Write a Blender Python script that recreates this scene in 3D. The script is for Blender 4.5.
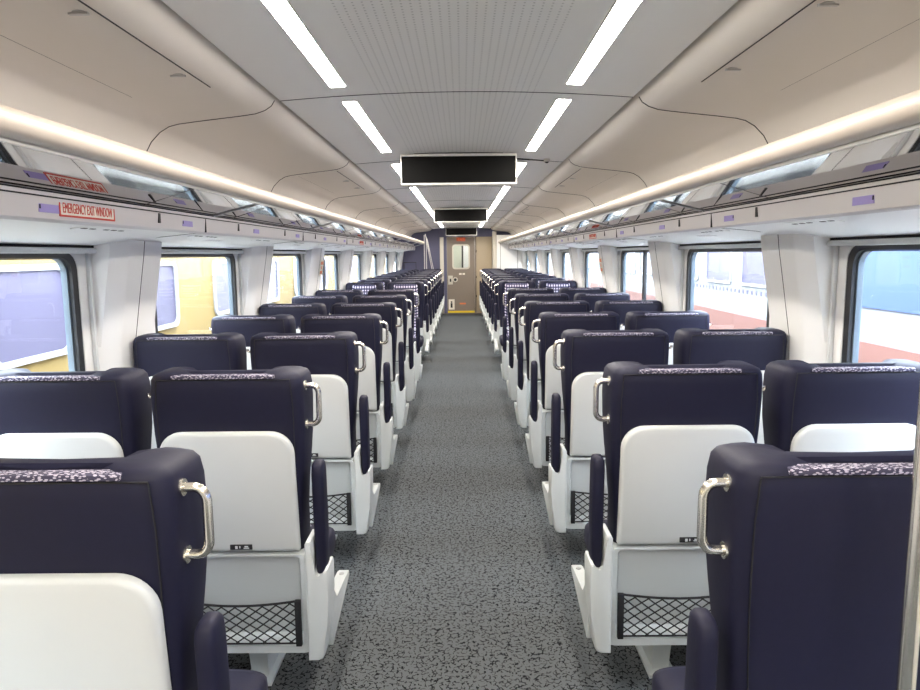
import bpy, bmesh, math, random
from mathutils import Vector, Matrix
random.seed(7)
PI = math.pi
for o in list(bpy.data.objects):
    bpy.data.objects.remove(o, do_unlink=True)
S = bpy.context.scene
C = S.collection

# ------------------------------------------------------------------ camera
F_PX = 691.0
cam_d = bpy.data.cameras.new('camera')
cam = bpy.data.objects.new('camera', cam_d)
C.objects.link(cam)
cam_d.sensor_fit = 'HORIZONTAL'
cam_d.sensor_width = 36.0
cam_d.lens = F_PX / 920 * 36.0
cam_d.clip_start = 0.05
cam_d.clip_end = 500
PITCH, ROLL, YAW = math.radians(7.5), math.radians(0.57), math.atan(3.1 / 691)
Fv = Vector((-math.sin(YAW) * math.cos(PITCH), math.cos(YAW) * math.cos(PITCH), -math.sin(PITCH)))
Rv = Fv.cross(Vector((0, 0, 1))).normalized()
Uv = Rv.cross(Fv)
cr, sr = math.cos(ROLL), math.sin(ROLL)
R2, U2 = cr * Rv - sr * Uv, cr * Uv + sr * Rv
cam.matrix_world = Matrix(((R2.x, U2.x, -Fv.x, 0.018), (R2.y, U2.y, -Fv.y, 0), (R2.z, U2.z, -Fv.z, 1.55), (0, 0, 0, 1)))
S.camera = cam

# ------------------------------------------------------------------ world, exposure
W = bpy.data.worlds.new('world')
S.world = W
W.use_nodes = True
bg = W.node_tree.nodes['Background']
bg.inputs[0].default_value = (0.86, 0.93, 1.0, 1)
bg.inputs[1].default_value = 12.0
S.view_settings.view_transform = 'Standard'
S.view_settings.look = 'None'
S.view_settings.gamma = 1
S.view_settings.use_curve_mapping = False
S.view_settings.exposure = 1.5
LAMP = 30.0

# ------------------------------------------------------------------ materials
def mat(name, col, rough=0.5, metal=0.0, emit=None, spec=None, noise=None, sheen=0, coat=0):
    m = bpy.data.materials.new(name)
    m.use_nodes = True
    nt = m.node_tree
    b = nt.nodes['Principled BSDF']
    b.inputs['Base Color'].default_value = (*col, 1)
    b.inputs['Roughness'].default_value = rough
    b.inputs['Metallic'].default_value = metal
    if spec is not None: b.inputs['Specular IOR Level'].default_value = spec
    if sheen:
        b.inputs['Sheen Weight'].default_value = sheen
        b.inputs['Sheen Roughness'].default_value = 0.4
    if coat: b.inputs['Coat Weight'].default_value = coat
    if emit:
        b.inputs['Emission Color'].default_value = (*emit[0], 1)
        b.inputs['Emission Strength'].default_value = emit[1]
    if noise:
        sc, amt, bump = noise
        tc = nt.nodes.new('ShaderNodeTexCoord')
        n = nt.nodes.new('ShaderNodeTexNoise'); n.inputs['Scale'].default_value = sc; n.inputs['Detail'].default_value = 3
        nt.links.new(tc.outputs['Object'], n.inputs['Vector'])
        r = nt.nodes.new('ShaderNodeMix'); r.data_type = 'RGBA'
        r.inputs[6].default_value = (*[c * (1 - amt) for c in col], 1)
        r.inputs[7].default_value = (*[min(1, c * (1 + amt)) for c in col], 1)
        nt.links.new(n.outputs['Fac'], r.inputs[0]); nt.links.new(r.outputs[2], b.inputs['Base Color'])
        if bump:
            bp = nt.nodes.new('ShaderNodeBump'); bp.inputs['Strength'].default_value = bump; bp.inputs['Distance'].default_value = 0.002
            nt.links.new(n.outputs['Fac'], bp.inputs['Height']); nt.links.new(bp.outputs['Normal'], b.inputs['Normal'])
    return m

M = {}
M['navy'] = mat('navy_leather', (0.0085, 0.0085, 0.026), 0.6, noise=(60, 0.12, 0.15), spec=0.3)
M['shell'] = mat('shell_white', (0.59, 0.61, 0.60), 0.38, noise=(9, 0.02, 0))
M['shell_low'] = mat('shell_base', (0.57, 0.60, 0.60), 0.42)
M['black'] = mat('black_plastic', (0.010, 0.010, 0.012), 0.5)
M['net'] = mat('net_cord', (0.008, 0.008, 0.010), 0.8)
M['steel'] = mat('brushed_steel', (0.80, 0.76, 0.68), 0.22, 1.0)
M['screw'] = mat('screw_metal', (0.5, 0.5, 0.5), 0.3, 1.0)
M['ceil_side'] = mat('ceiling_panel_warm', (0.74, 0.70, 0.65), 0.5, noise=(4, 0.015, 0))
M['wall'] = mat('wall_panel', (0.78, 0.78, 0.77), 0.45, noise=(5, 0.015, 0))
M['wall_low'] = mat('wall_lower', (0.55, 0.56, 0.58), 0.6)
M['soffit'] = mat('soffit_white', (0.90, 0.90, 0.88), 0.45)
M['fascia'] = mat('fascia_grey', (0.68, 0.65, 0.65), 0.4)
M['line'] = mat('dark_joint', (0.015, 0.015, 0.02), 0.8)
M['joint'] = mat('panel_joint', (0.10, 0.09, 0.09), 0.8)
M['gasket'] = mat('window_gasket', (0.012, 0.014, 0.018), 0.45)
M['reveal'] = mat('window_reveal', (0.10, 0.13, 0.16), 0.35)  # gasket's inner edge: light falling on it is put into this paler bluish colour
M['rail'] = mat('blind_rail', (0.62, 0.64, 0.64), 0.4)
M['tube'] = mat('rack_tube', (0.50, 0.44, 0.38), 0.35)
M['strip'] = mat('rack_strip', (0.62, 0.62, 0.60), 0.35)
M['rackglass'] = mat('smoked_mirror_shelf', (0.33, 0.32, 0.315), 0.03, 1.0)
M['strut'] = mat('strut_silver', (0.75, 0.75, 0.75), 0.3, 0.8)
M['lav'] = mat('lavender_sticker', (0.36, 0.30, 0.66), 0.5)
M['red'] = mat('sign_red', (0.62, 0.05, 0.03), 0.5)
M['orange'] = mat('sign_orange', (0.80, 0.22, 0.08), 0.5)
M['cream'] = mat('sign_cream', (0.85, 0.80, 0.70), 0.5)
M['purple_wall'] = mat('purple_wall', (0.11, 0.11, 0.19), 0.6)
M['door'] = mat('door_taupe', (0.24, 0.195, 0.155), 0.45)
M['tan'] = mat('cabinet_tan', (0.42, 0.34, 0.23), 0.5)
M['frame_l'] = mat('frame_light', (0.62, 0.58, 0.50), 0.45)
M['yellow'] = mat('yellow_strip', (0.85, 0.62, 0.03), 0.5)
M['screen'] = mat('screen_black', (0.003, 0.003, 0.003), 0.6, spec=0.1)
M['dframe'] = mat('display_frame', (0.72, 0.71, 0.67), 0.4)
M['lamp_frame'] = mat('lamp_rim', (0.7, 0.7, 0.68), 0.5)
M['glow'] = mat('lamp_diffuser', (0.9, 0.9, 0.9), 0.5, emit=((1.0, 0.93, 0.84), LAMP))
M['exitglow'] = mat('exit_sign_face', (0.25, 0.07, 0.035), 0.5, emit=((1, 0.15, 0.05), 0.12))
M['ylw_train'] = mat('train_yellow', (0.145, 0.100, 0.036), 0.7, spec=0.1)
M['wht_train'] = mat('train_white', (0.15, 0.15, 0.155), 0.7, spec=0.1)
M['blue_train'] = mat('train_blue', (0.05, 0.075, 0.17), 0.7, spec=0.1)
M['salmon'] = mat('train_salmon', (0.15, 0.075, 0.062), 0.7, spec=0.1)
M['train_glass'] = mat('train_window_glass', (0.060, 0.054, 0.090), 0.4, spec=0.2)
M['train_frame'] = mat('train_window_frame', (0.21, 0.21, 0.22), 0.35)
M['dark'] = mat('dark_underframe', (0.05, 0.05, 0.05), 0.8)
M['ballast'] = mat('ballast', (0.42, 0.41, 0.39), 0.9, noise=(20, 0.4, 0.5))
M['vestibule'] = mat('vestibule_wall', (0.60, 0.62, 0.52), 0.5)

def math_node(nt, op, a=None, b=None, **k):
    n = nt.nodes.new('ShaderNodeMath'); n.operation = op
    for i, v in ((0, a), (1, b)):
        if v is None: continue
        if isinstance(v, (int, float)): n.inputs[i].default_value = v
        else: nt.links.new(v, n.inputs[i])
    return n.outputs[0]

def glass_mat(name, tint):
    m = bpy.data.materials.new(name); m.use_nodes = True
    nt = m.node_tree; nt.nodes.clear()
    out = nt.nodes.new('ShaderNodeOutputMaterial'); mx = nt.nodes.new('ShaderNodeMixShader')
    tr = nt.nodes.new('ShaderNodeBsdfTransparent'); gl = nt.nodes.new('ShaderNodeBsdfGlossy'); lw = nt.nodes.new('ShaderNodeLayerWeight')
    tr.inputs[0].default_value = (*tint, 1); gl.inputs['Roughness'].default_value = 0.01; lw.inputs['Blend'].default_value = 0.5
    pw = math_node(nt, 'POWER', lw.outputs['Facing'], 5.0)
    fac = math_node(nt, 'ADD', math_node(nt, 'MULTIPLY', pw, 0.5), 0.025)
    nt.links.new(fac, mx.inputs[0]); nt.links.new(tr.outputs[0], mx.inputs[1]); nt.links.new(gl.outputs[0], mx.inputs[2])
    nt.links.new(mx.outputs[0], out.inputs[0])
    return m
M['glass'] = glass_mat('window_glass', (0.92, 0.95, 0.97))

# carpet : grey with short dark crackle strokes
def carpet():
    m = mat('carpet', (0.12, 0.125, 0.13), 0.95, spec=0.1)
    nt = m.node_tree; b = nt.nodes['Principled BSDF']
    tc = nt.nodes.new('ShaderNodeTexCoord')
    nz = nt.nodes.new('ShaderNodeTexNoise'); nz.inputs['Scale'].default_value = 40
    nt.links.new(tc.outputs['Object'], nz.inputs['Vector'])
    vm = nt.nodes.new('ShaderNodeVectorMath'); vm.operation = 'SCALE'; vm.inputs['Scale'].default_value = 0.022
    nt.links.new(nz.outputs['Color'], vm.inputs[0])
    va = nt.nodes.new('ShaderNodeVectorMath'); va.operation = 'ADD'
    nt.links.new(tc.outputs['Object'], va.inputs[0]); nt.links.new(vm.outputs[0], va.inputs[1])
    v = nt.nodes.new('ShaderNodeTexVoronoi'); v.feature = 'DISTANCE_TO_EDGE'; v.inputs['Scale'].default_value = 52
    nt.links.new(va.outputs[0], v.inputs['Vector'])
    line = math_node(nt, 'LESS_THAN', v.outputs['Distance'], 0.085)
    n2 = nt.nodes.new('ShaderNodeTexNoise'); n2.inputs['Scale'].default_value = 55; n2.inputs['Detail'].default_value = 1
    nt.links.new(tc.outputs['Object'], n2.inputs['Vector'])
    gate = math_node(nt, 'GREATER_THAN', n2.outputs['Fac'], 0.485)
    f = math_node(nt, 'MULTIPLY', line, gate)
    n3 = nt.nodes.new('ShaderNodeTexNoise'); n3.inputs['Scale'].default_value = 260; n3.inputs['Detail'].default_value = 2
    nt.links.new(tc.outputs['Object'], n3.inputs['Vector'])
    mx0 = nt.nodes.new('ShaderNodeMix'); mx0.data_type = 'RGBA'
    mx0.inputs[6].default_value = (0.044, 0.049, 0.053, 1); mx0.inputs[7].default_value = (0.122, 0.128, 0.130, 1)
    nt.links.new(n3.outputs['Fac'], mx0.inputs[0])
    mx = nt.nodes.new('ShaderNodeMix'); mx.data_type = 'RGBA'
    mx.inputs[7].default_value = (0.006, 0.006, 0.008, 1)
    nt.links.new(f, mx.inputs[0]); nt.links.new(mx0.outputs[2], mx.inputs[6]); nt.links.new(mx.outputs[2], b.inputs['Base Color'])
    return m
M['carpet'] = carpet()

# ceiling centre : perforation dots in the middle band
def perf():
    m = mat('perforated_ceiling', (0.84, 0.84, 0.82), 0.5)
    nt = m.node_tree; b = nt.nodes['Principled BSDF']
    tc = nt.nodes.new('ShaderNodeTexCoord'); sp = nt.nodes.new('ShaderNodeSeparateXYZ')
    nt.links.new(tc.outputs['Object'], sp.inputs[0])
    def cell(s, pitch):
        a = math_node(nt, 'DIVIDE', s, pitch); a = math_node(nt, 'FRACT', a); a = math_node(nt, 'SUBTRACT', a, 0.5)
        return math_node(nt, 'MULTIPLY', a, pitch)
    cx = cell(sp.outputs[0], 0.026); cy = cell(sp.outputs[1], 0.022)
    d = math_node(nt, 'ADD', math_node(nt, 'MULTIPLY', cx, cx), math_node(nt, 'MULTIPLY', cy, cy))
    dot = math_node(nt, 'LESS_THAN', d, 0.0034 ** 2)
    band = math_node(nt, 'LESS_THAN', math_node(nt, 'ABSOLUTE', sp.outputs[0]), 0.34)
    f = math_node(nt, 'MULTIPLY', dot, band)
    mx = nt.nodes.new('ShaderNodeMix'); mx.data_type = 'RGBA'
    mx.inputs[6].default_value = (0.84, 0.84, 0.82, 1); mx.inputs[7].default_value = (0.50, 0.50, 0.49, 1)
    nt.links.new(f, mx.inputs[0]); nt.links.new(mx.outputs[2], b.inputs['Base Color'])
    return m
M['ceil'] = perf()

# seat fabric : navy with rows of pale squares
def checked(name, pitch, lo, hi, size):
    m = mat(name, lo, 0.85)
    nt = m.node_tree; b = nt.nodes['Principled BSDF']
    tc = nt.nodes.new('ShaderNodeTexCoord'); sp = nt.nodes.new('ShaderNodeSeparateXYZ')
    nt.links.new(tc.outputs['Object'], sp.inputs[0])
    fs = []
    for s in (sp.outputs[0], math_node(nt, 'ADD', sp.outputs[2], sp.outputs[1])):
        a = math_node(nt, 'DIVIDE', s, pitch); a = math_node(nt, 'FRACT', a)
        fs.append(math_node(nt, 'LESS_THAN', math_node(nt, 'ABSOLUTE', math_node(nt, 'SUBTRACT', a, 0.5)), size))
    f = math_node(nt, 'MULTIPLY', fs[0], fs[1])
    mx = nt.nodes.new('ShaderNodeMix'); mx.data_type = 'RGBA'
    mx.inputs[6].default_value = (*lo, 1); mx.inputs[7].default_value = (*hi, 1)
    nt.links.new(f, mx.inputs[0]); nt.links.new(mx.outputs[2], b.inputs['Base Color'])
    return m
M['check'] = checked('checked_fabric', 0.034, (0.03, 0.03, 0.08), (0.62, 0.58, 0.72), 0.27)

def speckle():
    m = mat('headrest_weave', (0.2, 0.17, 0.25), 0.9)
    nt = m.node_tree; b = nt.nodes['Principled BSDF']
    tc = nt.nodes.new('ShaderNodeTexCoord'); v = nt.nodes.new('ShaderNodeTexVoronoi'); v.inputs['Scale'].default_value = 260
    mp = nt.nodes.new('ShaderNodeMapping'); mp.inputs['Scale'].default_value = (0.45, 1, 1)
    nt.links.new(tc.outputs['Object'], mp.inputs[0]); nt.links.new(mp.outputs[0], v.inputs['Vector'])
    f = math_node(nt, 'GREATER_THAN', v.outputs['Distance'], 0.42)
    mx = nt.nodes.new('ShaderNodeMix'); mx.data_type = 'RGBA'
    mx.inputs[6].default_value = (0.5, 0.46, 0.55, 1); mx.inputs[7].default_value = (0.05, 0.045, 0.08, 1)
    nt.links.new(f, mx.inputs[0]); nt.links.new(mx.outputs[2], b.inputs['Base Color'])
    return m
M['weave'] = speckle()

# ------------------------------------------------------------------ mesh helpers
class MB:
    def __init__(self): self.bm = bmesh.new()
    def box(self, x0, x1, y0, y1, z0, z1, bev=0.0, seg=2):
        vs = [self.bm.verts.new((x, y, z)) for x in (x0, x1) for y in (y0, y1) for z in (z0, z1)]
        q = [(0, 1, 3, 2), (4, 6, 7, 5), (0, 4, 5, 1), (2, 3, 7, 6), (0, 2, 6, 4), (1, 5, 7, 3)]
        fs = [self.bm.faces.new([vs[i] for i in f]) for f in q]
        if bev:
            es = set(e for f in fs for e in f.edges)
            bmesh.ops.bevel(self.bm, geom=list(es), offset=bev, segments=seg, affect='EDGES', profile=0.5)
        return self
    def tube(self, pts, r, n=10, closed_ends=True):
        pts = [Vector(p) for p in pts]
        rings = []
        up = None
        for i, p in enumerate(pts):
            if i == 0: t = pts[1] - p
            elif i == len(pts) - 1: t = p - pts[-2]
            else: t = (pts[i + 1] - p).normalized() + (p - pts[i - 1]).normalized()
            t.normalize()
            if up is None:
                a = Vector((0, 0, 1)) if abs(t.z) < 0.9 else Vector((1, 0, 0))
                up = a.cross(t).normalized()
            up = (up - up.dot(t) * t).normalized()
            s = t.cross(up)
            rr = r[i] if isinstance(r, (list, tuple)) else r
            rings.append([self.bm.verts.new(p + rr * (math.cos(2 * PI * k / n) * up + math.sin(2 * PI * k / n) * s)) for k in range(n)])
        for a, b in zip(rings, rings[1:]):
            for k in range(n): self.bm.faces.new((a[k], a[(k + 1) % n], b[(k + 1) % n], b[k]))
        if closed_ends:
            self.bm.faces.new(rings[0][::-1]); self.bm.faces.new(rings[-1])
        return self
    def loft(self, rings, caps=True):
        R = [[self.bm.verts.new(p) for p in r] for r in rings]
        n = len(R[0])
        for a, b in zip(R, R[1:]):
            for k in range(n): self.bm.faces.new((a[k], a[(k + 1) % n], b[(k + 1) % n], b[k]))
        if caps:
            self.bm.faces.new(R[0][::-1]); self.bm.faces.new(R[-1])
        return self
    def prism(self, poly, axis, a0, a1, bev=0.0, seg=2):
        def P(p, a):
            return {'x': (a, p[0], p[1]), 'y': (p[0], a, p[1]), 'z': (p[0], p[1], a)}[axis]
        A = [self.bm.verts.new(P(p, a0)) for p in poly]
        B = [self.bm.verts.new(P(p, a1)) for p in poly]
        fs = [self.bm.faces.new(A[::-1]), self.bm.faces.new(B)]
        n = len(poly)
        for k in range(n): fs.append(self.bm.faces.new((A[k], A[(k + 1) % n], B[(k + 1) % n], B[k])))
        if bev:
            es = set(fs[0].edges) | set(fs[1].edges)
            bmesh.ops.bevel(self.bm, geom=list(es), offset=bev, segments=seg, affect='EDGES', profile=0.5)
        return self
    def ring(self, outer, inner, axis, a0, a1):
        def P(p, a):
            return {'x': (a, p[0], p[1]), 'y': (p[0], a, p[1]), 'z': (p[0], p[1], a)}[axis]
        n = len(outer)
        g = [[self.bm.verts.new(P(p, a)) for p in poly] for poly in (outer, inner) for a in (a0, a1)]
        oA, oB, iA, iB = g
        for k in range(n):
            j = (k + 1) % n
            for q in ((oA[k], oA[j], oB[j], oB[k]), (iA[k], iB[k], iB[j], iA[j]), (oA[k], iA[k], iA[j], oA[j]), (oB[k], oB[j], iB[j], iB[k])):
                self.bm.faces.new(q)
        return self
    def sheet(self, prof, y0, y1, th=0.01, side=1, ys=None):
        """profile of (x, z) points extruded in y, given a thickness away from the room"""
        n = len(prof); back = []
        for i in range(n):
            a = Vector(prof[max(0, i - 1)]); b = Vector(prof[min(n - 1, i + 1)])
            t = (b - a).normalized(); back.append((prof[i][0] + t.y * -th * side, prof[i][1] + t.x * th * side))
        poly = list(prof) + back[::-1]
        return self.prism(poly, 'y', y0, y1)
    def cyl(self, c, r, axis, h, n=20):
        c = Vector(c); d = {'x': Vector((1, 0, 0)), 'y': Vector((0, 1, 0)), 'z': Vector((0, 0, 1))}[axis]
        return self.tube([c, c + d * h], r, n)
    def mesh(self, name, m, smooth=35):
        bmesh.ops.recalc_face_normals(self.bm, faces=self.bm.faces[:])
        me = bpy.data.meshes.new(name); self.bm.to_mesh(me); self.bm.free()
        if smooth:
            me.polygons.foreach_set('use_smooth', [True] * len(me.polygons))
            me.set_sharp_from_angle(angle=math.radians(smooth))
        me.materials.append(M[m] if isinstance(m, str) else m)
        return me
    def build(self, name, m, parent=None, smooth=35):
        o = bpy.data.objects.new(name, self.mesh(name, m, smooth)); C.objects.link(o)
        if parent: o.parent = parent
        return o

def rr(x0, x1, z0, z1, r, n=6, radii=None):
    """rounded rectangle, counter-clockwise; radii = (bl, br, tr, tl)"""
    rs = radii or (r, r, r, r); out = []
    for (cx, cz, a0, q) in ((x0, z0, PI, rs[0]), (x1, z0, 1.5 * PI, rs[1]), (x1, z1, 0, rs[2]), (x0, z1, 0.5 * PI, rs[3])):
        sx = 1 if cx == x0 else -1; sz = 1 if cz == z0 else -1
        for k in range(n + 1):
            a = a0 + 0.5 * PI * k / n
            out.append((cx + sx * q + q * math.cos(a), cz + sz * q + q * math.sin(a)))
    return out

def tag(o, label, cat, group=None):
    o['label'] = label; o['category'] = cat
    if group: o['group'] = group
    return o
def struct(o):
    o['kind'] = 'structure'; return o
def empty(name, loc=(0, 0, 0), rz=0):
    o = bpy.data.objects.new(name, None); C.objects.link(o); o.location = loc; o.rotation_euler = (0, 0, rz)
    o.empty_display_size = 0.1
    return o
KIDS = {}
def copy_tree(o, parent=None):
    c = o.copy(); C.objects.link(c); c.parent = parent
    for ch in o.children: copy_tree(ch, c)
    return c
def text_obj(name, s, size, m, loc, rot, parent=None, sx=1.0, depth=0.0006):
    cu = bpy.data.curves.new(name, 'FONT'); cu.body = s; cu.size = size; cu.align_x = 'CENTER'; cu.align_y = 'CENTER'; cu.extrude = depth
    t = bpy.data.objects.new('tmp', cu); C.objects.link(t)
    dg = bpy.context.evaluated_depsgraph_get()
    me = bpy.data.meshes.new_from_object(t.evaluated_get(dg)); bpy.data.objects.remove(t)
    for v in me.vertices: v.co.x *= sx
    me.materials.clear(); me.materials.append(M[m])
    o = bpy.data.objects.new(name, me); C.objects.link(o); o.location = loc; o.rotation_euler = rot
    if parent: o.parent = parent
    return o

Y0, Y1 = -2.8, 18.2         # the saloon
NUM = ['first', 'second', 'third', 'fourth', 'fifth', 'sixth', 'seventh', 'eighth', 'ninth', 'tenth', 'eleventh', 'twelfth']

# ------------------------------------------------------------------ setting
struct(MB().box(-1.70, 1.70, Y0, Y1, -0.06, 0.0).build('floor', 'carpet'))
wins = {-1: [2.98 + 2.075 * k for k in range(-2, 8)], 1: [2.93 + 2.075 * k for k in range(-2, 8)]}
ZB, ZT = 0.84, 1.585        # wall opening
WN = 0; TN = 0
for s, side in ((-1, 'left'), (1, 'right')):
    b = MB()
    X0, X1 = sorted((s * 1.63, s * 1.675))
    b.box(X0, X1, Y0, Y1, 0, ZB); b.box(X0, X1, Y0, Y1, ZT, 2.3)
    edges = [Y0]
    for f in wins[s]: edges += [f - 1.42, f]
    edges.append(Y1)
    for a, c in zip(edges[0::2], edges[1::2]): b.box(X0, X1, a, c, ZB, ZT)
    w = struct(b.build('wall_' + side, 'wall'))
    # heater box at the foot of the wall
    hb = MB().prism([(s * 1.63, 0.0), (s * 1.63, 0.22), (s * 1.58, 0.20), (s * 1.57, 0.0)], 'y', Y0, Y1).build('baseboard_' + side, 'wall_low'); struct(hb)
    # side ceiling with its curved profile
    prof = [(0.765, 2.235), (0.768, 2.20), (0.782, 2.178), (0.81, 2.160), (0.85, 2.147), (0.90, 2.140), (1.10, 2.118), (1.18, 2.108), (1.22, 2.098),
            (1.26, 2.075), (1.30, 2.035), (1.34, 1.965), (1.38, 1.86), (1.40, 1.74)]
    sd = MB().sheet([(s * x, z) for x, z in prof], Y0, Y1, 0.012, side=s).build('ceiling', 'ceil_side'); struct(sd)
    # joints across the side ceiling
    for k in range(-2, 8):
        yy = 3.02 + 1.93 * k
        if yy > Y1 - 0.2: continue
        MB().tube([(s * (x - 0.0006), yy, z - 0.0008) for x, z in prof[1:]], 0.0022, 5).build('panel_joint', 'line', sd)
    for k in range(0, 4):
        yy = 1.76 + 3.88 * k
        MB().tube([(s * 0.868, yy - 0.6, 2.1438), (s * 0.868, yy + 0.78, 2.1438)], 0.0022, 5).build('hatch_joint', 'line', sd)
        MB().tube([(s * 1.148, yy - 0.6, 2.1125), (s * 1.148, yy + 0.78, 2.1125)], 0.001, 5).build('hatch_joint', 'joint', sd)
        for dy in (0.0, 0.59):
            l = MB(); l.cyl((s * 0.905, yy + dy, 2.138), 0.016, 'z', 0.004); l.box(s * 0.905 - 0.024, s * 0.905 + 0.024, yy + dy - 0.005, yy + dy + 0.005, 2.133, 2.139)
            l.build('latch', 'screw', sd)
    # fascia with its two dark lines
    fa = MB().prism([(s * 1.18, 1.746), (s * 1.188, 1.664), (s * 1.20, 1.656), (s * 1.22, 1.656), (s * 1.22, 1.746)], 'y', Y0, 17.85).build('trim_1' if s < 0 else 'trim_2', 'fascia'); struct(fa)
    MB().box(*sorted((s * 1.1785, s * 1.185)), Y0, 17.85, 1.740, 1.744).build('fascia_line', 'line', fa)
    MB().box(*sorted((s * 1.1795, s * 1.185)), Y0, 17.85, 1.7250, 1.7290).build('fascia_line', 'line', fa)
    for k in range(-2, 16):
        yy = 2.78 + 0.98 * k
        if 2.2 < yy < 17.5: MB().box(*sorted((s * 1.180, s * 1.19)), yy - 0.008, yy + 0.008, 1.684, 1.722).build('fascia_clip', 'black', fa)
    for k in range(-1, 8):
        yy = 3.28 + 2.0 * k
        if 0 < yy < 17.5: MB().box(*sorted((s * 1.1805, s * 1.20)), yy - 0.0015, yy + 0.0015, 1.662, 1.725).build('fascia_joint', 'line', fa)
    # soffit over the window seats
    so = MB().sheet([(s * 1.20, 1.660), (s * 1.26, 1.657), (s * 1.40, 1.643), (s * 1.53, 1.617), (s * 1.60, 1.603)], Y0, 17.85, 0.012, side=s).build('trim_3' if s < 0 else 'trim_4', 'soffit'); struct(so)
    MB().box(*sorted((s * 1.605, s * 1.6305)), Y0, 17.85, 1.592, 1.606).build('shadow_gap', 'line', so)
    for k in range(-1, 8):
        yy = 3.28 + 2.0 * k
        if yy > 0: MB().tube([(s * 1.20, yy, 1.6592), (s * 1.26, yy, 1.6562), (s * 1.40, yy, 1.6422), (s * 1.60, yy, 1.6162), (s * 1.60, yy, 1.602)], 0.0012, 5).build('soffit_joint', 'joint', so)

    # windows and the pillars between them
    for k, f in enumerate(wins[s]):
        WN += 1; n = f - 1.42
        xi, xo = s * 1.63, s * 1.68
        def R(d, r): return rr(n + d, f - d, ZB + d * 0.6, ZT - d * 0.55, r, 6)
        fr = MB().ring(R(0.0, 0.012), R(0.022, 0.075), 'x', *sorted((s * 1.621, s * 1.655))).build('window_%d' % WN, 'wall'); struct(fr)
        MB().ring(R(0.0225, 0.075), R(0.062, 0.07), 'x', *sorted((s * 1.625, s * 1.664))).build('gasket', 'gasket', fr)
        MB().ring(R(0.0625, 0.07), R(0.073, 0.062), 'x', *sorted((s * 1.642, s * 1.667))).build('inner_gasket', 'reveal', fr)
        MB().prism(R(0.070, 0.06), 'x', *sorted((s * 1.655, s * 1.660))).build('pane', 'glass', fr)
        rl = MB(); rl.box(*sorted((s * 1.590, s * 1.621)), n + 0.01, f + 0.09, 1.568, 1.592, 0.006); rl.build('blind_rail', 'rail', fr)
        g = MB(); g.box(*sorted((s * 1.612, s * 1.629)), f + 0.055, f + 0.075, 0.84, 1.57, 0.003); g.build('blind_track', 'rail', fr)
        if (s < 0 and k == 5) or (s > 0 and k == 4):
            MB().box(*sorted((s * 1.645, s * 1.668)), f - 0.86, f - 0.80, ZB + 0.03, ZT - 0.03).build('mullion', 'gasket', fr)
    for k, f in enumerate(wins[s]):
        TN += 1
        secs = []
        for z, xin in ((0.20, 1.58), (0.75, 1.58), (0.92, 1.575), (1.15, 1.565), (1.40, 1.524), (1.56, 1.497), (1.635, 1.488)):
            secs.append([(s * 1.635, f + 0.085, z), (s * (xin + 0.048), f + 0.10, z), (s * (xin + 0.004), f + 0.18, z), (s * xin, f + 0.20, z), (s * xin, f + 0.52, z), (s * (xin + 0.01), f + 0.545, z), (s * 1.635, f + 0.60, z)])
        p = MB().loft(secs).build('trim_%d' % (TN + 10), 'wall', smooth=20); struct(p)
        MB().tube([(s * (x - 0.0003), f + 0.33, z) for z, x in ((0.20, 1.58), (0.75, 1.58), (0.92, 1.575), (1.15, 1.565), (1.40, 1.524), (1.56, 1.497), (1.63, 1.488))], 0.002, 5).build('pillar_joint', 'line', p)

# ceiling centre panel, slightly arched
prof = [(x, 2.2 + 0.030 * (1 - (x / 0.745) ** 2)) for x in [-0.745 + 1.49 * i / 16 for i in range(17)]]
cc = struct(MB().sheet([(-0.745, 2.235)] + prof + [(0.745, 2.235)], Y0, Y1, 0.012).build('ceiling', 'ceil'))
struct(MB().box(-1.70, 1.70, Y0, Y1, 2.245, 2.33).build('ceiling', 'joint'))
for yy in (-1.0, 1.0, 3.03, 5.10, 7.1, 8.95, 10.8, 12.8, 14.8, 16.8):
    MB().tube([(x, yy, z - 0.0004) for x, z in prof], 0.002, 5).build('panel_joint', 'line', cc)

# back wall behind the camera and far end wall
struct(MB().box(-1.70, 1.70, Y0 - 0.1, Y0, 0, 2.3).build('wall_back', 'frame_l'))
wf = MB()
wf.box(-1.72, -0.57, 18.2, 18.3, 0, 2.3); wf.box(-0.57, -0.46, 18.22, 18.3, 0, 2.3); wf.box(-0.46, -0.385, 18.2, 18.3, 0, 2.3)
wf.box(-0.385, 0.345, 18.2, 18.3, 1.995, 2.3); wf.box(0.345, 1.72, 18.2, 18.3, 1.995, 2.3); wf.box(0.345, 1.72, 18.28, 18.33, 0, 2.0)
struct(wf.build('wall_far', 'purple_wall'))
tr = struct(MB().box(-0.565, -0.465, 18.17, 18.21, 0, 1.985, 0.004).build('trim_5', 'frame_l'))
# cabinet to the right of the door
cab = empty('cabinet', (0.58, 18.2, 0)); tag(cab, 'tan full height cupboard to the right of the far door', 'cabinet')
MB().box(-0.195, 0.21, -0.05, 0.07, 0, 1.99, 0.004).build('door_panel', 'tan', cab)
MB().box(-0.232, -0.200, -0.06, 0.07, 0, 2.0, 0.003).build('frame_post', 'door', cab)
for z in (0.45, 0.95, 1.62): MB().box(-0.210, -0.190, -0.066, -0.05, z - 0.03, z + 0.03).build('hinge', 'black', cab)
st = struct(MB().box(0.80, 0.90, 17.9, 18.2, 0, 2.12, 0.004).build('trim_6', 'frame_l'))
pw = struct(MB().box(0.905, 1.60, 17.75, 18.2, 0, 2.02, 0.005).build('wall_partition', 'soffit'))
for x in (0.99, 1.43): MB().box(x - 0.004, x + 0.004, 17.745, 17.755, 0.1, 1.9).build('panel_joint', 'joint', pw)

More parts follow.
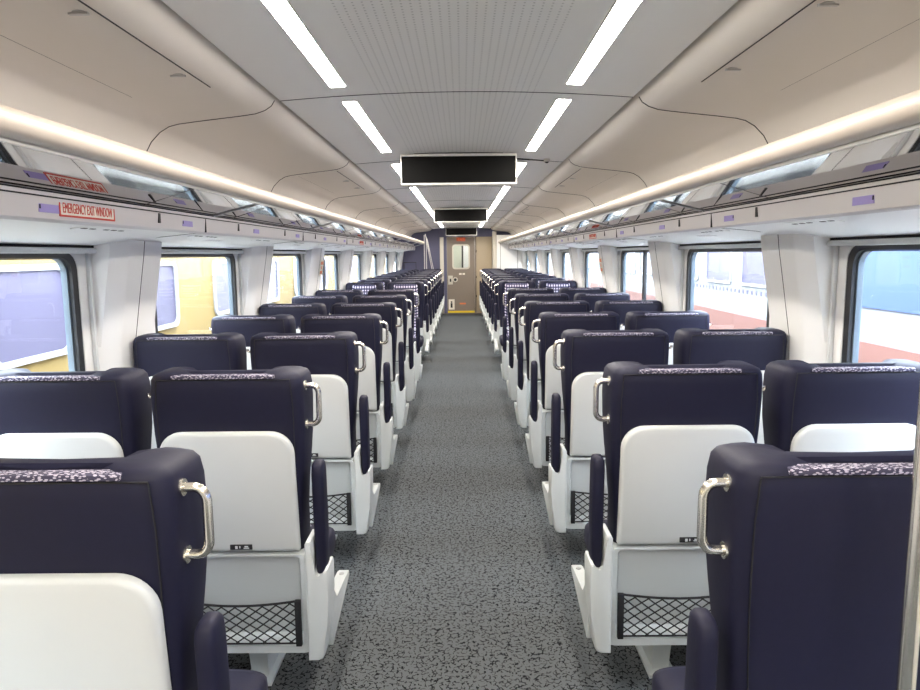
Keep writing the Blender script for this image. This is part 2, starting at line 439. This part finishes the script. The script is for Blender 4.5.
# door with window, plates and notices
d = struct(MB().ring(rr(-0.380, 0.340, 0.012, 1.99, 0.003, 8), rr(-0.215, 0.185, 1.19, 1.77, 0.06, 8), 'y', 18.19, 18.24).build('door_1', 'door', smooth=0))
MB().ring(rr(-0.245, 0.215, 1.155, 1.80, 0.08, 8), rr(-0.21, 0.18, 1.195, 1.765, 0.06, 8), 'y', 18.175, 18.20).build('window_frame', 'frame_l', d)
MB().prism(rr(-0.214, 0.184, 1.191, 1.769, 0.06, 8), 'y', 18.21, 18.216).build('pane', 'glass', d)
MB().box(-0.356, -0.235, 18.176, 18.192, 0.76, 0.99, 0.004).build('lock_plate', 'frame_l', d)
MB().box(-0.315, -0.275, 18.168, 18.18, 0.83, 0.91, 0.004).build('keyhole', 'black', d)
MB().tube([(-0.17, 18.192, 0.885), (-0.17, 18.16, 0.885)], 0.065, 20).build('knob', 'frame_l', d)
MB().tube([(-0.17, 18.164, 0.885), (-0.17, 18.155, 0.885)], 0.038, 20).build('knob_centre', 'black', d)
MB().box(-0.352, -0.195, 18.184, 18.192, 0.10, 0.37).build('notice', 'cream', d)
nt_ = MB(); nt_.box(-0.30, -0.25, 18.178, 18.186, 0.15, 0.27); nt_.cyl((-0.275, 18.178, 0.30), 0.022, 'y', 0.007)
nt_.build('notice_symbol', 'black', d)
MB().box(-0.07, 0.0, 18.184, 18.192, 1.01, 1.055).build('sticker', 'cream', d); MB().box(0.02, 0.085, 18.184, 18.192, 1.01, 1.055).build('sticker', 'cream', d)
MB().box(-0.06, 0.10, 18.184, 18.192, 0.235, 0.275).build('sticker', 'orange', d)
MB().box(-0.372, 0.332, 18.182, 18.192, 0.015, 0.065).build('kick_strip', 'yellow', d)
es = empty('exit_sign', (0.0, 18.19, 1.93)); tag(es, 'small red exit sign at the top of the far door', 'sign')
MB().box(-0.13, 0.10, -0.012, 0.0, -0.05, 0.045).build('sign_face', 'exitglow', es)
text_obj('lettering', 'EXIT', 0.08, 'orange', (-0.015, -0.0135, -0.004), (PI / 2, 0, 0), es)
# vestibule seen through the door's window
struct(MB().box(-0.8, 0.8, 20.0, 20.05, 0, 2.3).build('wall_vestibule', 'vestibule'))
v = MB(); v.box(-0.85, -0.8, 18.35, 20.0, 0, 2.3); v.box(0.8, 0.85, 18.35, 20.0, 0, 2.3); struct(v.build('wall_vestibule', 'vestibule'))
struct(MB().box(-0.85, 0.85, 18.3, 20.05, -0.06, 0).build('floor', 'carpet'))
struct(MB().box(-0.85, 0.85, 18.3, 20.05, 2.3, 2.34).build('ceiling', 'soffit'))
vl = empty('ceiling_light', (0, 19.2, 2.28)); tag(vl, 'vestibule ceiling lamp beyond the far door', 'light')
MB().box(-0.06, 0.06, -0.4, 0.4, 0.0, 0.012).build('diffuser', 'glow', vl); MB().box(-0.07, 0.07, -0.41, 0.41, 0.008, 0.02).build('frame', 'lamp_frame', vl)
struct(MB().box(0.0, 0.045, 19.2, 19.3, 0, 2.3).build('trim_8', 'dark'))
struct(MB().box(0.05, 0.5, 19.9, 19.99, 0.0, 2.3).build('trim_9', 'soffit'))
th = struct(MB().box(-0.46, 0.80, 17.95, 18.19, 0.0005, 0.008).build('trim_7', 'joint'))

# ------------------------------------------------------------------ lamps
spans = [(-2.5, -1.05), (-0.8, 0.75), (1.30, 2.86), (3.13, 4.64), (5.25, 6.8), (7.05, 8.6), (8.8, 10.35), (10.6, 12.1), (12.3, 13.85), (14.05, 15.6), (15.8, 17.4)]
WHERE = ['', '', 'nearest in the photo', 'second from the camera', 'third, beside the nearest display', 'fourth, just past the nearest display', 'fifth from the camera',
         'sixth, by the middle display', 'seventh from the camera', 'eighth from the camera', 'last before the far wall']
for s, side in ((-1, 'left'), (1, 'right')):
    for i, (a, b_) in enumerate(spans):
        c = (a + b_) / 2; h = (b_ - a) / 2
        L = empty('ceiling_light', (s * 0.470, c, 2.2 + 0.030 * (1 - (0.470 / 0.745) ** 2)), 0)
        tilt = math.atan(-2 * 0.030 * s * 0.470 / 0.745 ** 2) * -1
        L.rotation_euler = (0, tilt, 0)
        lab = ('white strip lamp in the %s row of ceiling lights, %s' % (side, WHERE[i])) if i >= 2 else 'white strip lamp in the %s row, behind the camera' % side
        tag(L, lab, 'light', 'strip lamps in the ceiling')
        MB().prism(rr(-0.030, 0.030, -h, h, 0.010, 3), 'z', -0.004, 0.004).build('diffuser', 'glow', L)
        MB().ring(rr(-0.034, 0.034, -h - 0.004, h + 0.004, 0.012, 3), rr(-0.0305, 0.0305, -h + 0.0, h - 0.0, 0.010, 3), 'z', -0.0045, 0.006).build('frame', 'lamp_frame', L)

# ------------------------------------------------------------------ luggage racks
for s, side in ((-1, 'left'), (1, 'right')):
    r = empty('luggage_rack', (s * 1.18, 0, 1.765)); tag(r, 'smoked shelf overhead rack with cream edge tube along the %s wall' % side, 'luggage rack')
    def P(x, y, z): return (s * x - s * 1.18, y, z - 1.765)
    sh = MB(); sh.prism([(s * x - s * 1.18, z - 1.765) for x, z in ((1.182, 1.745), (0.975, 1.807), (0.975, 1.815), (1.182, 1.753))], 'y', Y0, 17.7); sh.build('shelf', 'rackglass', r)
    for k in range(-1, 16):
        yy = 3.65 + 1.0 * k
        if 0 < yy < 17.4: MB().tube([P(1.18, yy, 1.7456), P(0.985, yy, 1.8040)], 0.0013, 4).build('shelf_joint', 'joint', r)
    MB().tube([P(0.962, Y0, 1.842), P(0.962, 17.7, 1.842)], 0.033, 28).build('edge_tube', 'tube', r)
    MB().box(*sorted((s * 0.968 - s * 1.18, s * 0.976 - s * 1.18)), Y0, 17.7, 1.800 - 1.765, 1.818 - 1.765).build('edge_strip', 'strip', r)
    MB().prism([(s * x - s * 1.18, z - 1.765) for x, z in ((1.182, 1.745), (1.182, 1.753), (1.40, 1.735), (1.40, 1.725))], 'y', Y0, 17.7).build('rear_shelf', 'fascia', r)
    for k in range(0, 8):
        yy = 3.42 + 2.0 * k
        if yy > 0: MB().tube([P(1.178, yy - 0.04, 1.7425), P(0.968, yy + 0.04, 1.8055)], 0.0032, 8).build('strut', 'strut', r)

# ------------------------------------------------------------------ seat
def back_ring(w, yb, yf, z, conc=0.0, n=44, e=0.25, dip=0.0):
    pts = []; cy = (yb + yf) / 2; hy = (yf - yb) / 2
    for k in range(n):
        a = 2 * PI * k / n; c, q = math.cos(a), math.sin(a)
        x = w * math.copysign(abs(c) ** e, c); y = cy + hy * math.copysign(abs(q) ** e, q)
        u = abs(x) / w
        t = max(0, min(1, (0.78 - u) / 0.22)); t = t * t * (3 - 2 * t)
        if q > 0: y -= conc * t * q
        x *= 1 - 0.06 * max(0.0, -q)
        pts.append((x, y, z - dip * t))
    return pts

DATA = {}
def seat_parts():
    D = {}
    # backrest, reclined, wings forward
    secs = []
    for z, w, yb, yf, cn, dp in ((0.555, 0.222, 0.055, 0.185, 0.01, 0), (0.60, 0.226, 0.047, 0.185, 0.02, 0), (0.70, 0.230, 0.036, 0.165, 0.03, 0),
                         (0.80, 0.238, 0.027, 0.160, 0.035, 0), (0.90, 0.246, 0.018, 0.178, 0.05, 0), (0.98, 0.250, 0.010, 0.195, 0.065, 0), (1.07, 0.252, 0.004, 0.200, 0.07, 0),
                         (1.125, 0.251, 0.0005, 0.197, 0.07, 0.0), (1.156, 0.247, 0.001, 0.190, 0.065, 0.002), (1.170, 0.239, 0.006, 0.178, 0.055, 0.006), (1.178, 0.224, 0.020, 0.160, 0.04, 0.011), (1.182, 0.192, 0.050, 0.13, 0.02, 0.014)):
        secs.append(back_ring(w, yb, yf, z, cn, dip=dp))
    D['backrest'] = MB().loft(secs).mesh('backrest', 'navy', 60)
    # patterned insert: faces forward and folds over the top edge
    b = MB(); rows = []
    path = [(0.46, 0.186), (0.60, 0.186), (0.80, 0.160), (0.90, 0.160), (1.00, 0.160), (1.07, 0.155), (1.105, 0.150), (1.135, 0.140), (1.150, 0.122)]
    for z, y in path: rows.append([(x, y, z) for x in (-0.165, -0.14, -0.05, 0.05, 0.14, 0.165)])
    th = 0.02
    A = [[b.bm.verts.new((p[0], p[1] + (0.0 if abs(p[0]) > 0.15 else 0.012), p[2])) for p in r] for r in rows]
    B = [[b.bm.verts.new((p[0], p[1] - th, p[2])) for p in r] for r in rows]
    for g, fl in ((A, 0), (B, 1)):
        for i in range(len(rows) - 1):
            for j in range(5):
                q = (g[i][j], g[i][j + 1], g[i + 1][j + 1], g[i + 1][j]); b.bm.faces.new(q if fl else q[::-1])
    for i in range(len(rows) - 1):
        b.bm.faces.new((A[i][0], A[i + 1][0], B[i + 1][0], B[i][0])); b.bm.faces.new((A[i][5], B[i][5], B[i + 1][5], A[i + 1][5]))
    for j in range(5):
        b.bm.faces.new((A[0][j], B[0][j], B[0][j + 1], A[0][j + 1])); b.bm.faces.new((A[-1][j], A[-1][j + 1], B[-1][j + 1], B[-1][j]))
    D['backrest_insert'] = b.mesh('backrest_insert', 'check', 50)
    b = MB(); b.box(-0.165, 0.165, -0.0015, 0.034, 1.1615, 1.1735, 0.003)
    D['headrest_cover'] = b.mesh('headrest_cover', 'weave')
    # piping down the back edges
    b = MB()
    for sx in (-1, 1):
        b.tube([(sx * x, y, z) for z, x, y in ((1.157, 0.214, 0.0015), (1.07, 0.220, 0.0040), (0.98, 0.219, 0.0105), (0.9, 0.216, 0.0185), (0.80, 0.210, 0.0275), (0.62, 0.198, 0.0440))], 0.0018, 5)
    b.tube([(x, 0.0015, 1.1585) for x in (-0.214, -0.1, 0.1, 0.214)], 0.0018, 5)
    D['piping'] = b.mesh('piping', 'black')
    # folded tray that forms the pale seat back
    b = MB(); poly = rr(-0.217, 0.217, 0.571, 0.990, 0.01, 8, radii=(0.006, 0.006, 0.075, 0.075))
    rings = []
    for off, dy in ((0.0, 0.002), (0.0, -0.012), (0.004, -0.018), (0.012, -0.021)):
        cx, cz = 0, 0.79
        rings.append([(x * (1 - off / 0.22), 0.045 - 0.085 * (z - 0.588) / 0.40 * 0.45 + dy - 0.004 * (1 - (x / 0.222) ** 2) , cz + (z - cz) * (1 - off / 0.2)) for x, z in poly])
    D['tray_table'] = b.loft(rings).mesh('tray_table', 'shell', 40)
    b = MB(); b.box(-0.012, 0.062, 0.0175, 0.0235, 0.583, 0.601, 0.002)
    D['tray_latch'] = b.mesh('tray_latch', 'black')
    b = MB(); b.box(0.006, 0.014, 0.0165, 0.0185, 0.587, 0.597); b.box(0.020, 0.023, 0.0165, 0.0185, 0.589, 0.597)
    b.box(0.034, 0.052, 0.0165, 0.0185, 0.588, 0.591); b.box(0.037, 0.049, 0.0165, 0.0185, 0.593, 0.597)
    D['latch_symbol'] = b.mesh('latch_symbol', 'shell')
    # lower shell with a sloped pocket recess
    b = MB(); bm = b.bm
    outer = rr(-0.236, 0.236, 0.190, 0.562, 0.02, 5)
    innr = rr(-0.215, 0.215, 0.222, 0.552, 0.015, 5)
    deep = rr(-0.205, 0.205, 0.240, 0.545, 0.012, 5)
    def yo(z): return 0.052 - 0.02 * (z - 0.2) / 0.38
    rings = [[(x, 0.20 if z > 0.4 else 0.17, z) for x, z in outer], [(x, yo(z) + 0.010, z) for x, z in outer], [(x * 0.985, yo(z), 0.39 + (z - 0.39) * 0.975) for x, z in outer], [(x, yo(z), z) for x, z in innr],
             [(x, 0.052 + 0.055 * (0.56 - z) / 0.3, z) for x, z in deep]]
    D['lower_shell'] = b.loft(rings).mesh('lower_shell', 'shell_low', 40)
    # net
    b = MB()
    def ny(z, x): return 0.046 - 0.012 * (1 - (x / 0.2) ** 2) * (z - 0.24) / 0.16
    z0, z1, xa, xb = 0.234, 0.388, -0.205, 0.205
    dx = 0.046
    k = -6
    while k * dx + xa < xb + 0.01:
        for sg in (1, -1):
            pts = []
            for i in range(9):
                t = i / 8; z = z0 + (z1 - z0) * t; x = xa + k * dx + (0.20 * t if sg > 0 else 0.20 * (1 - t))
                zz = z - 0.012 * math.sin(PI * min(1, max(0, (x - xa) / (xb - xa)))) * t
                if xa - 0.001 <= x <= xb + 0.001: pts.append((x, ny(z, x), zz))
            if len(pts) > 1: b.tube(pts, 0.0025, 4)
        k += 1
    b.tube([(xa + (xb - xa) * i / 12, ny(z1, xa + (xb - xa) * i / 12), z1 - 0.012 * math.sin(PI * i / 12)) for i in range(13)], 0.004, 6)
    b.tube([(xa, ny(z0, xa), z0), (xb, ny(z0, xb), z0)], 0.003, 6)
    b.box(xa - 0.004, xa + 0.016, 0.034, 0.050, z0 - 0.006, z1 + 0.004, 0.002); b.box(xb - 0.016, xb + 0.004, 0.034, 0.050, z0 - 0.006, z1 + 0.004, 0.002)
    D['pocket_net'] = b.mesh('pocket_net', 'net')
    # cushion
    secs = []
    for y, hw, zt, zb in ((0.15, 0.225, 0.455, 0.36), (0.18, 0.238, 0.468, 0.345), (0.30, 0.242, 0.466, 0.340), (0.45, 0.243, 0.468, 0.335), (0.53, 0.240, 0.464, 0.335), (0.565, 0.232, 0.448, 0.345), (0.58, 0.215, 0.42, 0.365)):
        ring = []
        for kk in range(28):
            a = 2 * PI * kk / 28; c, q = math.cos(a), math.sin(a)
            ring.append((hw * math.copysign(abs(c) ** 0.35, c), y, (zt + zb) / 2 + (zt - zb) / 2 * math.copysign(abs(q) ** 0.45, q)))
        secs.append(ring)
    D['cushion'] = MB().loft(secs).mesh('cushion', 'navy', 60)
    b = MB(); b.box(-0.15, 0.15, 0.175, 0.50, 0.4665, 0.4765, 0.004); D['cushion_insert'] = b.mesh('cushion_insert', 'check')
    b = MB(); b.prism([(0.15, 0.345), (0.55, 0.345), (0.55, 0.315), (0.20, 0.22), (0.15, 0.22)], 'x', -0.22, 0.22, 0.005); D['seat_pan'] = b.mesh('seat_pan', 'shell_low')
    return D
DATA = seat_parts()

def mirror_mesh(me):
    m2 = me.copy(); m2.transform(Matrix.Scale(-1, 4, (1, 0, 0))); m2.flip_normals(); return m2

def side_parts():
    """parts on the aisle side, aisle at -x"""
    D = {}
    b = MB()
    for z in (1.129, 0.999): b.tube([(-0.236, 0.062, z), (-0.252, 0.062, z)], 0.0165, 18)
    pts = [(-0.240, 0.062, 1.129)]
    for kk in range(7): a = PI / 2 * kk / 6; pts.append((-0.268 - 0.024 * math.sin(a), 0.062, 1.129 - 0.026 + 0.026 * math.cos(a)))
    for kk in range(7): a = PI / 2 * kk / 6; pts.append((-0.292 + 0.024 * (1 - math.cos(a)), 0.062, 0.999 + 0.026 - 0.026 * math.sin(a)))
    pts.append((-0.240, 0.062, 0.999))
    b.tube(pts, 0.0092, 14)
    D['grab_handle'] = b.mesh('grab_handle', 'steel')
    b = MB()
    outline = [(-0.236, 0.190), (-0.270, 0.191), (-0.284, 0.197), (-0.291, 0.210), (-0.304, 0.32), (-0.310, 0.41), (-0.312, 0.500), (-0.309, 0.512), (-0.300, 0.512), (-0.294, 0.500), (-0.286, 0.488), (-0.276, 0.485), (-0.268, 0.489),
               (-0.262, 0.502), (-0.261, 0.600), (-0.256, 0.612), (-0.242, 0.612), (-0.236, 0.600)]
    b.prism(outline, 'y', 0.010, 0.125, 0.007, 3)
    D['armrest_base'] = b.mesh('armrest_base', 'shell_low', 40)
    b = MB()
    b.prism([(0.09, 0.44), (0.19, 0.325), (0.43, 0.308), (0.455, 0.302), (0.46, 0.280), (0.10, 0.196), (0.08, 0.25)], 'x', -0.304, -0.262, 0.004)
    D['side_bracket'] = b.mesh('side_bracket', 'shell_low', 40)
    b = MB(); b.cyl((-0.283, 0.405, 0.303), 0.010, 'z', 0.010, 14); D['bolt'] = b.mesh('bolt', 'screw')
    # armrest pad, raised upright
    secs = []
    for z, w, d0, d1 in ((0.480, 0.012, 0.053, 0.091), (0.486, 0.017, 0.043, 0.104), (0.514, 0.0195, 0.036, 0.111), (0.674, 0.021, 0.028, 0.108), (0.834, 0.021, 0.020, 0.101), (0.862, 0.0195, 0.024, 0.096), (0.873, 0.015, 0.034, 0.086), (0.877, 0.008, 0.048, 0.074)):
        ring = []
        for kk in range(20):
            a = 2 * PI * kk / 20; c, q = math.cos(a), math.sin(a)
            ring.append((-0.2835 + w * math.copysign(abs(c) ** 0.55, c), (d0 + d1) / 2 + (d1 - d0) / 2 * math.copysign(abs(q) ** 0.5, q), z))
        secs.append(ring)
    D['armrest'] = MB().loft(secs).mesh('armrest', 'navy', 60)
    b = MB()
    b.loft([[(x, y, z) for x, y in ((-xx - 0.01, ya), (xx - 0.01, ya), (xx - 0.01, yb), (-xx - 0.01, yb))] for z, xx, ya, yb in ((0.0, 0.05, 0.16, 0.44), (0.012, 0.05, 0.16, 0.44), (0.014, 0.03, 0.20, 0.40), (0.14, 0.034, 0.18, 0.40), (0.235, 0.055, 0.16, 0.42))])
    D['leg'] = b.mesh('leg', 'shell_low', 30)
    return D
SA = side_parts()
def hook(sx):
    b = MB(); b.tube([(sx * 0.238, 0.06, 1.095), (sx * 0.262, 0.06, 1.095), (sx * 0.266, 0.06, 1.099), (sx * 0.266, 0.06, 1.107)], 0.006, 8)
    b.cyl((sx * 0.247 - 0.002, 0.06, 1.095), 0.010, 'x', 0.004, 12)
    return b.mesh('coat_hook', 'steel')
def beam(sx):
    b = MB(); b.box(*sorted((sx * 0.0, sx * 0.268)), 0.22, 0.30, 0.15, 0.23, 0.006); return b.mesh('wall_bracket', 'shell_low')

def make_seat(aisle, sx):
    """sx = local x sign of the aisle side"""
    root = empty('train_seat')
    def add(n, me): 
        o = bpy.data.objects.new(n, me); C.objects.link(o); o.parent = root; return o
    for n, me in DATA.items():
        if n in ('latch_symbol',): continue
        add(n, me)
    tl = [c for c in root.children if c.name.startswith('tray_latch')][0]
    ls = bpy.data.objects.new('latch_symbol', DATA['latch_symbol']); C.objects.link(ls); ls.parent = tl
    if aisle:
        for n, me in SA.items(): add(n, me if sx < 0 else mirror_mesh(me))
    else:
        add('wall_bracket', beam(-sx))
    add('coat_hook', hook(-sx))
    return root
protos = {(a, sx): make_seat(a, sx) for a in (True, False) for sx in (-1, 1)}
used = set()
def place(aisle, sx, x, y, rz, label, group):
    k = (aisle, sx)
    o = protos[k] if k not in used else copy_tree(protos[k])
    used.add(k); o.location = (x, y, 0); o.rotation_euler = (0, 0, rz); tag(o, label, 'seat', group)
    return o
YB = 1.165; PITCHY = 1.03
for s, side in ((-1, 'left'), (1, 'right')):
    for aisle, X in ((True, 0.750), (False, 1.308)):
        pos = 'aisle' if aisle else 'window'
        for r in range(7):
            place(aisle, -s, s * X, YB + PITCHY * r - (0.03 if s < 0 and r == 1 else 0), 0, 'navy seat with pale tray back, %s side %s of aisle, %s row from the camera' % (pos, side, NUM[r]), 'seats facing away from the camera')
        for r in range(9):
            place(aisle, s, s * X, 9.5 + 1.0 * r, PI, 'navy seat with checked middle facing camera, %s side %s of aisle, %s facing row' % (pos, side, NUM[r]), 'seats facing the camera')

# the nearest seat on the right has a plain upholstered back without a tray
plain = [o for o in C.objects if o.parent is None and o.name.startswith('train_seat') and abs(o.location.x - 0.75) < 0.01 and o.location.y < 1.3][0]
plain['label'] = 'nearest navy seat on the right, plain upholstered back, half hidden by the pole'
for ch in list(plain.children):
    if ch.name.startswith('tray'):
        for g in list(ch.children): bpy.data.objects.remove(g)
        bpy.data.objects.remove(ch)

# ------------------------------------------------------------------ displays
for y, lab in ((4.82, 'nearest black passenger information display hanging from the ceiling'), (10.4, 'middle one of the three black ceiling displays, smaller in the photo'), (17.75, 'farthest black ceiling display, above the far door')):
    r = empty('information_display', (0, y, 2.12)); tag(r, lab, 'display', 'ceiling displays over the aisle')
    MB().ring(rr(-0.392, 0.392, -0.105, 0.100, 0.006, 3), rr(-0.384, 0.384, -0.092, 0.084, 0.003, 3), 'y', -0.05, 0.05).build('frame', 'dframe', r)
    MB().box(-0.385, 0.385, -0.036, 0.036, -0.093, 0.085).build('screen', 'screen', r)
    MB().box(-0.30, 0.30, -0.03, 0.03, 0.100, 0.112).build('mount', 'line', r)

# small camera by the ceiling edge
r = empty('sensor', (0.62, 5.0, 2.206)); tag(r, 'small dark sensor on the ceiling edge right of the nearest display', 'sensor')
MB().cyl((0, 0, -0.018), 0.022, 'z', 0.02).build('housing', 'dframe', r)
MB().tube([(0, 0, -0.018), (0, 0, -0.026)], [0.016, 0.008], 14).build('lens', 'black', r)
MB().tube([(-0.26, 0.02, -0.003 + 0.018), (-0.2, 0.0, 0.006), (-0.1, 0.0, -0.002), (-0.02, 0, -0.010)], 0.004, 6).build('cable', 'black', r)

# ------------------------------------------------------------------ stickers and signs on the fascias
def fx(z): return 1.18 + 0.008 * (1.746 - z) / 0.082
for s, side in ((-1, 'left'), (1, 'right')):
    for k in range(0, 12):
        yy = 2.05 + 1.02 * k
        o = empty('seat_number_sticker', (s * (fx(1.695) - 0.001), yy, 1.695)); tag(o, 'lavender sticker on the %s rack fascia, %s from the camera' % (side, NUM[k]), 'sticker', 'lavender stickers on the fascia')
        MB().box(*sorted((0, s * 0.002)), -0.055, 0.055, -0.014, 0.014).build('backing', 'lav', o)
        MB().box(*sorted((-s * 0.0006, s * 0.001)), -0.054 , -0.047, -0.004, 0.008).build('mark', 'line', o)
    for yy, lab in (((2.26, 'red EMERGENCY EXIT WINDOW sign on the left fascia, nearest the camera'), (8.35, 'farther red exit window sign on the left fascia')) if s < 0 else ((6.25, 'red exit window sign on the right rack fascia'),)):
        o = empty('exit_window_sign', (s * (fx(1.700) - 0.001), yy, 1.700)); tag(o, lab, 'sign')
        H_, L_ = (0.0255, 0.165)
        MB().box(*sorted((0, s * 0.002)), -L_, L_, -H_, H_).build('backing', 'cream', o)
        MB().ring(rr(-L_ - 0.001, L_ + 0.001, -H_ - 0.001, H_ + 0.001, 0.003, 2), rr(-L_ + 0.006, L_ - 0.006, -H_ + 0.005, H_ - 0.005, 0.002, 2), 'x', *sorted((-s * 0.0005, s * 0.0015))).build('border', 'red', o)
        t = text_obj('lettering', 'EMERGENCY EXIT WINDOW', 0.044, 'red', (-s * 0.0006, 0, -0.001), (PI / 2, 0, (PI / 2 if s < 0 else -PI / 2)), o)
        w = max(v.co.x for v in t.data.vertices) - min(v.co.x for v in t.data.vertices)
        for v in t.data.vertices: v.co.x *= 0.295 / w
    # vertical orange notice on a pillar
    f = wins[s][4]
    o = empty('pillar_sign', (s * 1.5145, f + 0.425, 1.415)); tag(o, 'orange notice on the %s pillar after the third visible window' % side, 'sign')
    o.rotation_euler = (0, -s * 0.16, 0)
    MB().box(*sorted((-s * 0.002, s * 0.002)), -0.075, 0.075, -0.085, 0.085).build('backing', 'cream', o)
    t = text_obj('lettering', 'EMERGENCY\nEXIT\nWINDOW', 0.05, 'orange', (-s * 0.0028, 0, 0.0), (PI / 2, 0, (PI / 2 if s < 0 else -PI / 2)), o)
    for v in t.data.vertices: v.co.x *= 0.42
    w = max(v.co.x for v in t.data.vertices) - min(v.co.x for v in t.data.vertices)
    for v in t.data.vertices: v.co.x *= 0.135 / w

# soffit fittings: pairs of reading lamp slots and little grilles above each row
def soz(x):
    P_ = [(1.20, 1.660), (1.26, 1.657), (1.40, 1.643), (1.53, 1.617), (1.60, 1.603)]
    for (a, za), (b, zb) in zip(P_, P_[1:]):
        if a <= x <= b: return za + (zb - za) * (x - a) / (b - a)
for s, side in ((-1, 'left'), (1, 'right')):
    for k in range(0, 8):
        yy = 2.55 + 1.02 * k
        o = empty('reading_light', (s * 1.29, yy, soz(1.29))); tag(o, 'slotted reading lamp strip under the %s rack, %s from the camera' % (side, NUM[k]), 'lamp', 'reading lamps in the soffit')
        o.rotation_euler = (0, s * 0.135, 0)
        MB().prism(rr(-0.035, 0.035, -0.17, 0.17, 0.02, 4), 'z', -0.003, 0.002).build('plate', 'soffit', o)
        for q in (-0.13, -0.075, 0.02, 0.075, 0.13):
            MB().prism(rr(-0.006, 0.006, q - 0.018, q + 0.018, 0.0055, 3), 'z', -0.004, 0.0).build('slot', 'joint', o)
    for k in range(0, 4):
        yy = 2.0 + 2.0 * k
        o = tag(empty('air_vent', (s * 1.40, yy, soz(1.40))), 'fine slotted air vent in the %s soffit, %s from the camera' % (side, NUM[k]), 'vent', 'air vents in the soffit')
        o.rotation_euler = (0, s * 0.24, 0)
        MB().box(-0.03, 0.03, -0.12, 0.12, -0.0012, 0.003).build('plate', 'soffit', o)
        g = MB()
        for i in range(16): g.box(-0.018, 0.018, -0.11 + i * 0.0147, -0.106 + i * 0.0147, -0.0018, -0.001)
        g.build('slots', 'fascia', o)

# ------------------------------------------------------------------ foreground pole on the right
o = empty('grab_pole', (0.672, 0.955, 0)); tag(o, 'stainless steel upright pole at the right edge, before the nearest seat', 'pole')
MB().tube([(0, 0, 0.0), (0, 0, 2.215)], 0.0125, 24).build('pole', 'steel', o)
MB().tube([(0, 0, 0.0), (0, 0, 0.02)], 0.03, 24).build('floor_flange', 'steel', o)

# ------------------------------------------------------------------ luggage stand by the purple wall
o = empty('luggage_stand', (-0.95, 17.85, 0)); tag(o, 'tall luggage stand of silver bars before the purple wall', 'luggage rack')
for x in (0.0, 0.05): MB().tube([(x, 0, 0), (x, 0, 2.04 - x)], 0.012, 8).build('upright', 'strut', o)
for x0, x1, z in ((0.03, 0.20, 2.06), (0.07, 0.24, 1.95)): MB().tube([(x0, -0.03, z), (x1, -0.03, 1.1), (x1, -0.03, 0)], 0.011, 8).build('sloping_bar', 'strut', o)
for z in (0.35, 0.9): MB().box(-0.55, 0.26, -0.12, 0.2, z, z + 0.02, 0.004).build('shelf', 'strut', o)
for x in (-0.53,): MB().tube([(x, 0, 0), (x, 0, 1.36)], 0.012, 8).build('upright', 'black', o)
MB().tube([(-0.53, 0, 1.35), (-0.22, 0, 1.35), (-0.22, 0, 0.9)], 0.010, 8).build('rail', 'black', o)

# ------------------------------------------------------------------ outside: the neighbouring trains and the track bed
struct(MB().box(-30, 30, -30, 60, -1.25, -1.15).build('ground', 'ballast'))
T = empty('yellow_train', (-3.5, 0, 0)); tag(T, 'yellow passenger train with silver framed windows outside the left windows', 'train')
b = MB(); b.prism([(0, -0.4), (0, 2.3), (-0.25, 2.75), (-0.9, 3.0), (-1.9, 3.0), (-2.55, 2.75), (-2.8, 2.3), (-2.8, -0.4)], 'y', -12, 34); b.build('body', 'ylw_train', T)
MB().box(-2.5, -0.3, -11.5, 33.5, -1.1, -0.4).build('underframe', 'dark', T)
for k in range(-3, 9):
    a = 5.08 + 2.35 * k
    fr = MB().ring(rr(a - 0.03, a + 1.06, 0.71, 1.50, 0.12, 6), rr(a + 0.02, a + 1.0, 0.76, 1.45, 0.09, 6), 'x', -0.01, 0.03).build('window_frame', 'train_frame', T)
    MB().prism(rr(a + 0.02, a + 1.0, 0.76, 1.45, 0.09, 6), 'x', -0.005, 0.008).build('pane', 'train_glass', fr)
MB().box(-0.01, 0.012, -12, 34, 0.16, 0.24).build('stripe', 'wht_train', T)
T = empty('silver_train', (3.5, 0, 0)); tag(T, 'white passenger train with salmon stripe and purple windows outside the right windows', 'train')
b = MB(); b.prism([(0, -0.4), (0, 2.3), (0.25, 2.75), (0.9, 3.0), (1.9, 3.0), (2.55, 2.75), (2.8, 2.3), (2.8, -0.4)], 'y', -12, 34); b.build('body', 'wht_train', T)
MB().box(0.3, 2.5, -11.5, 33.5, -1.1, -0.4).build('underframe', 'dark', T)
MB().box(-0.012, 0.01, -12, 34, 0.22, 0.76).build('stripe', 'salmon', T)
MB().box(-0.012, 0.01, -12, 6.4, 1.06, 2.2).build('blue_panel', 'blue_train', T)
for k in range(0, 16):
    a = 7.75 + 1.25 * k
    fr = MB().ring(rr(a - 0.02, a + 0.92, 1.13, 1.98, 0.05, 4), rr(a + 0.01, a + 0.89, 1.16, 1.95, 0.03, 4), 'x', -0.02, 0.01).build('window_frame', 'train_frame', T)
    MB().prism(rr(a + 0.01, a + 0.89, 1.16, 1.95, 0.03, 4), 'x', -0.006, 0.005).build('pane', 'train_glass', fr)
b = MB()
for k in range(40): b.box(-0.006, 0.01, 7.8 + 0.13 * k, 7.84 + 0.13 * k, 1.03, 1.08)
b.build('vent_row', 'train_glass', T)
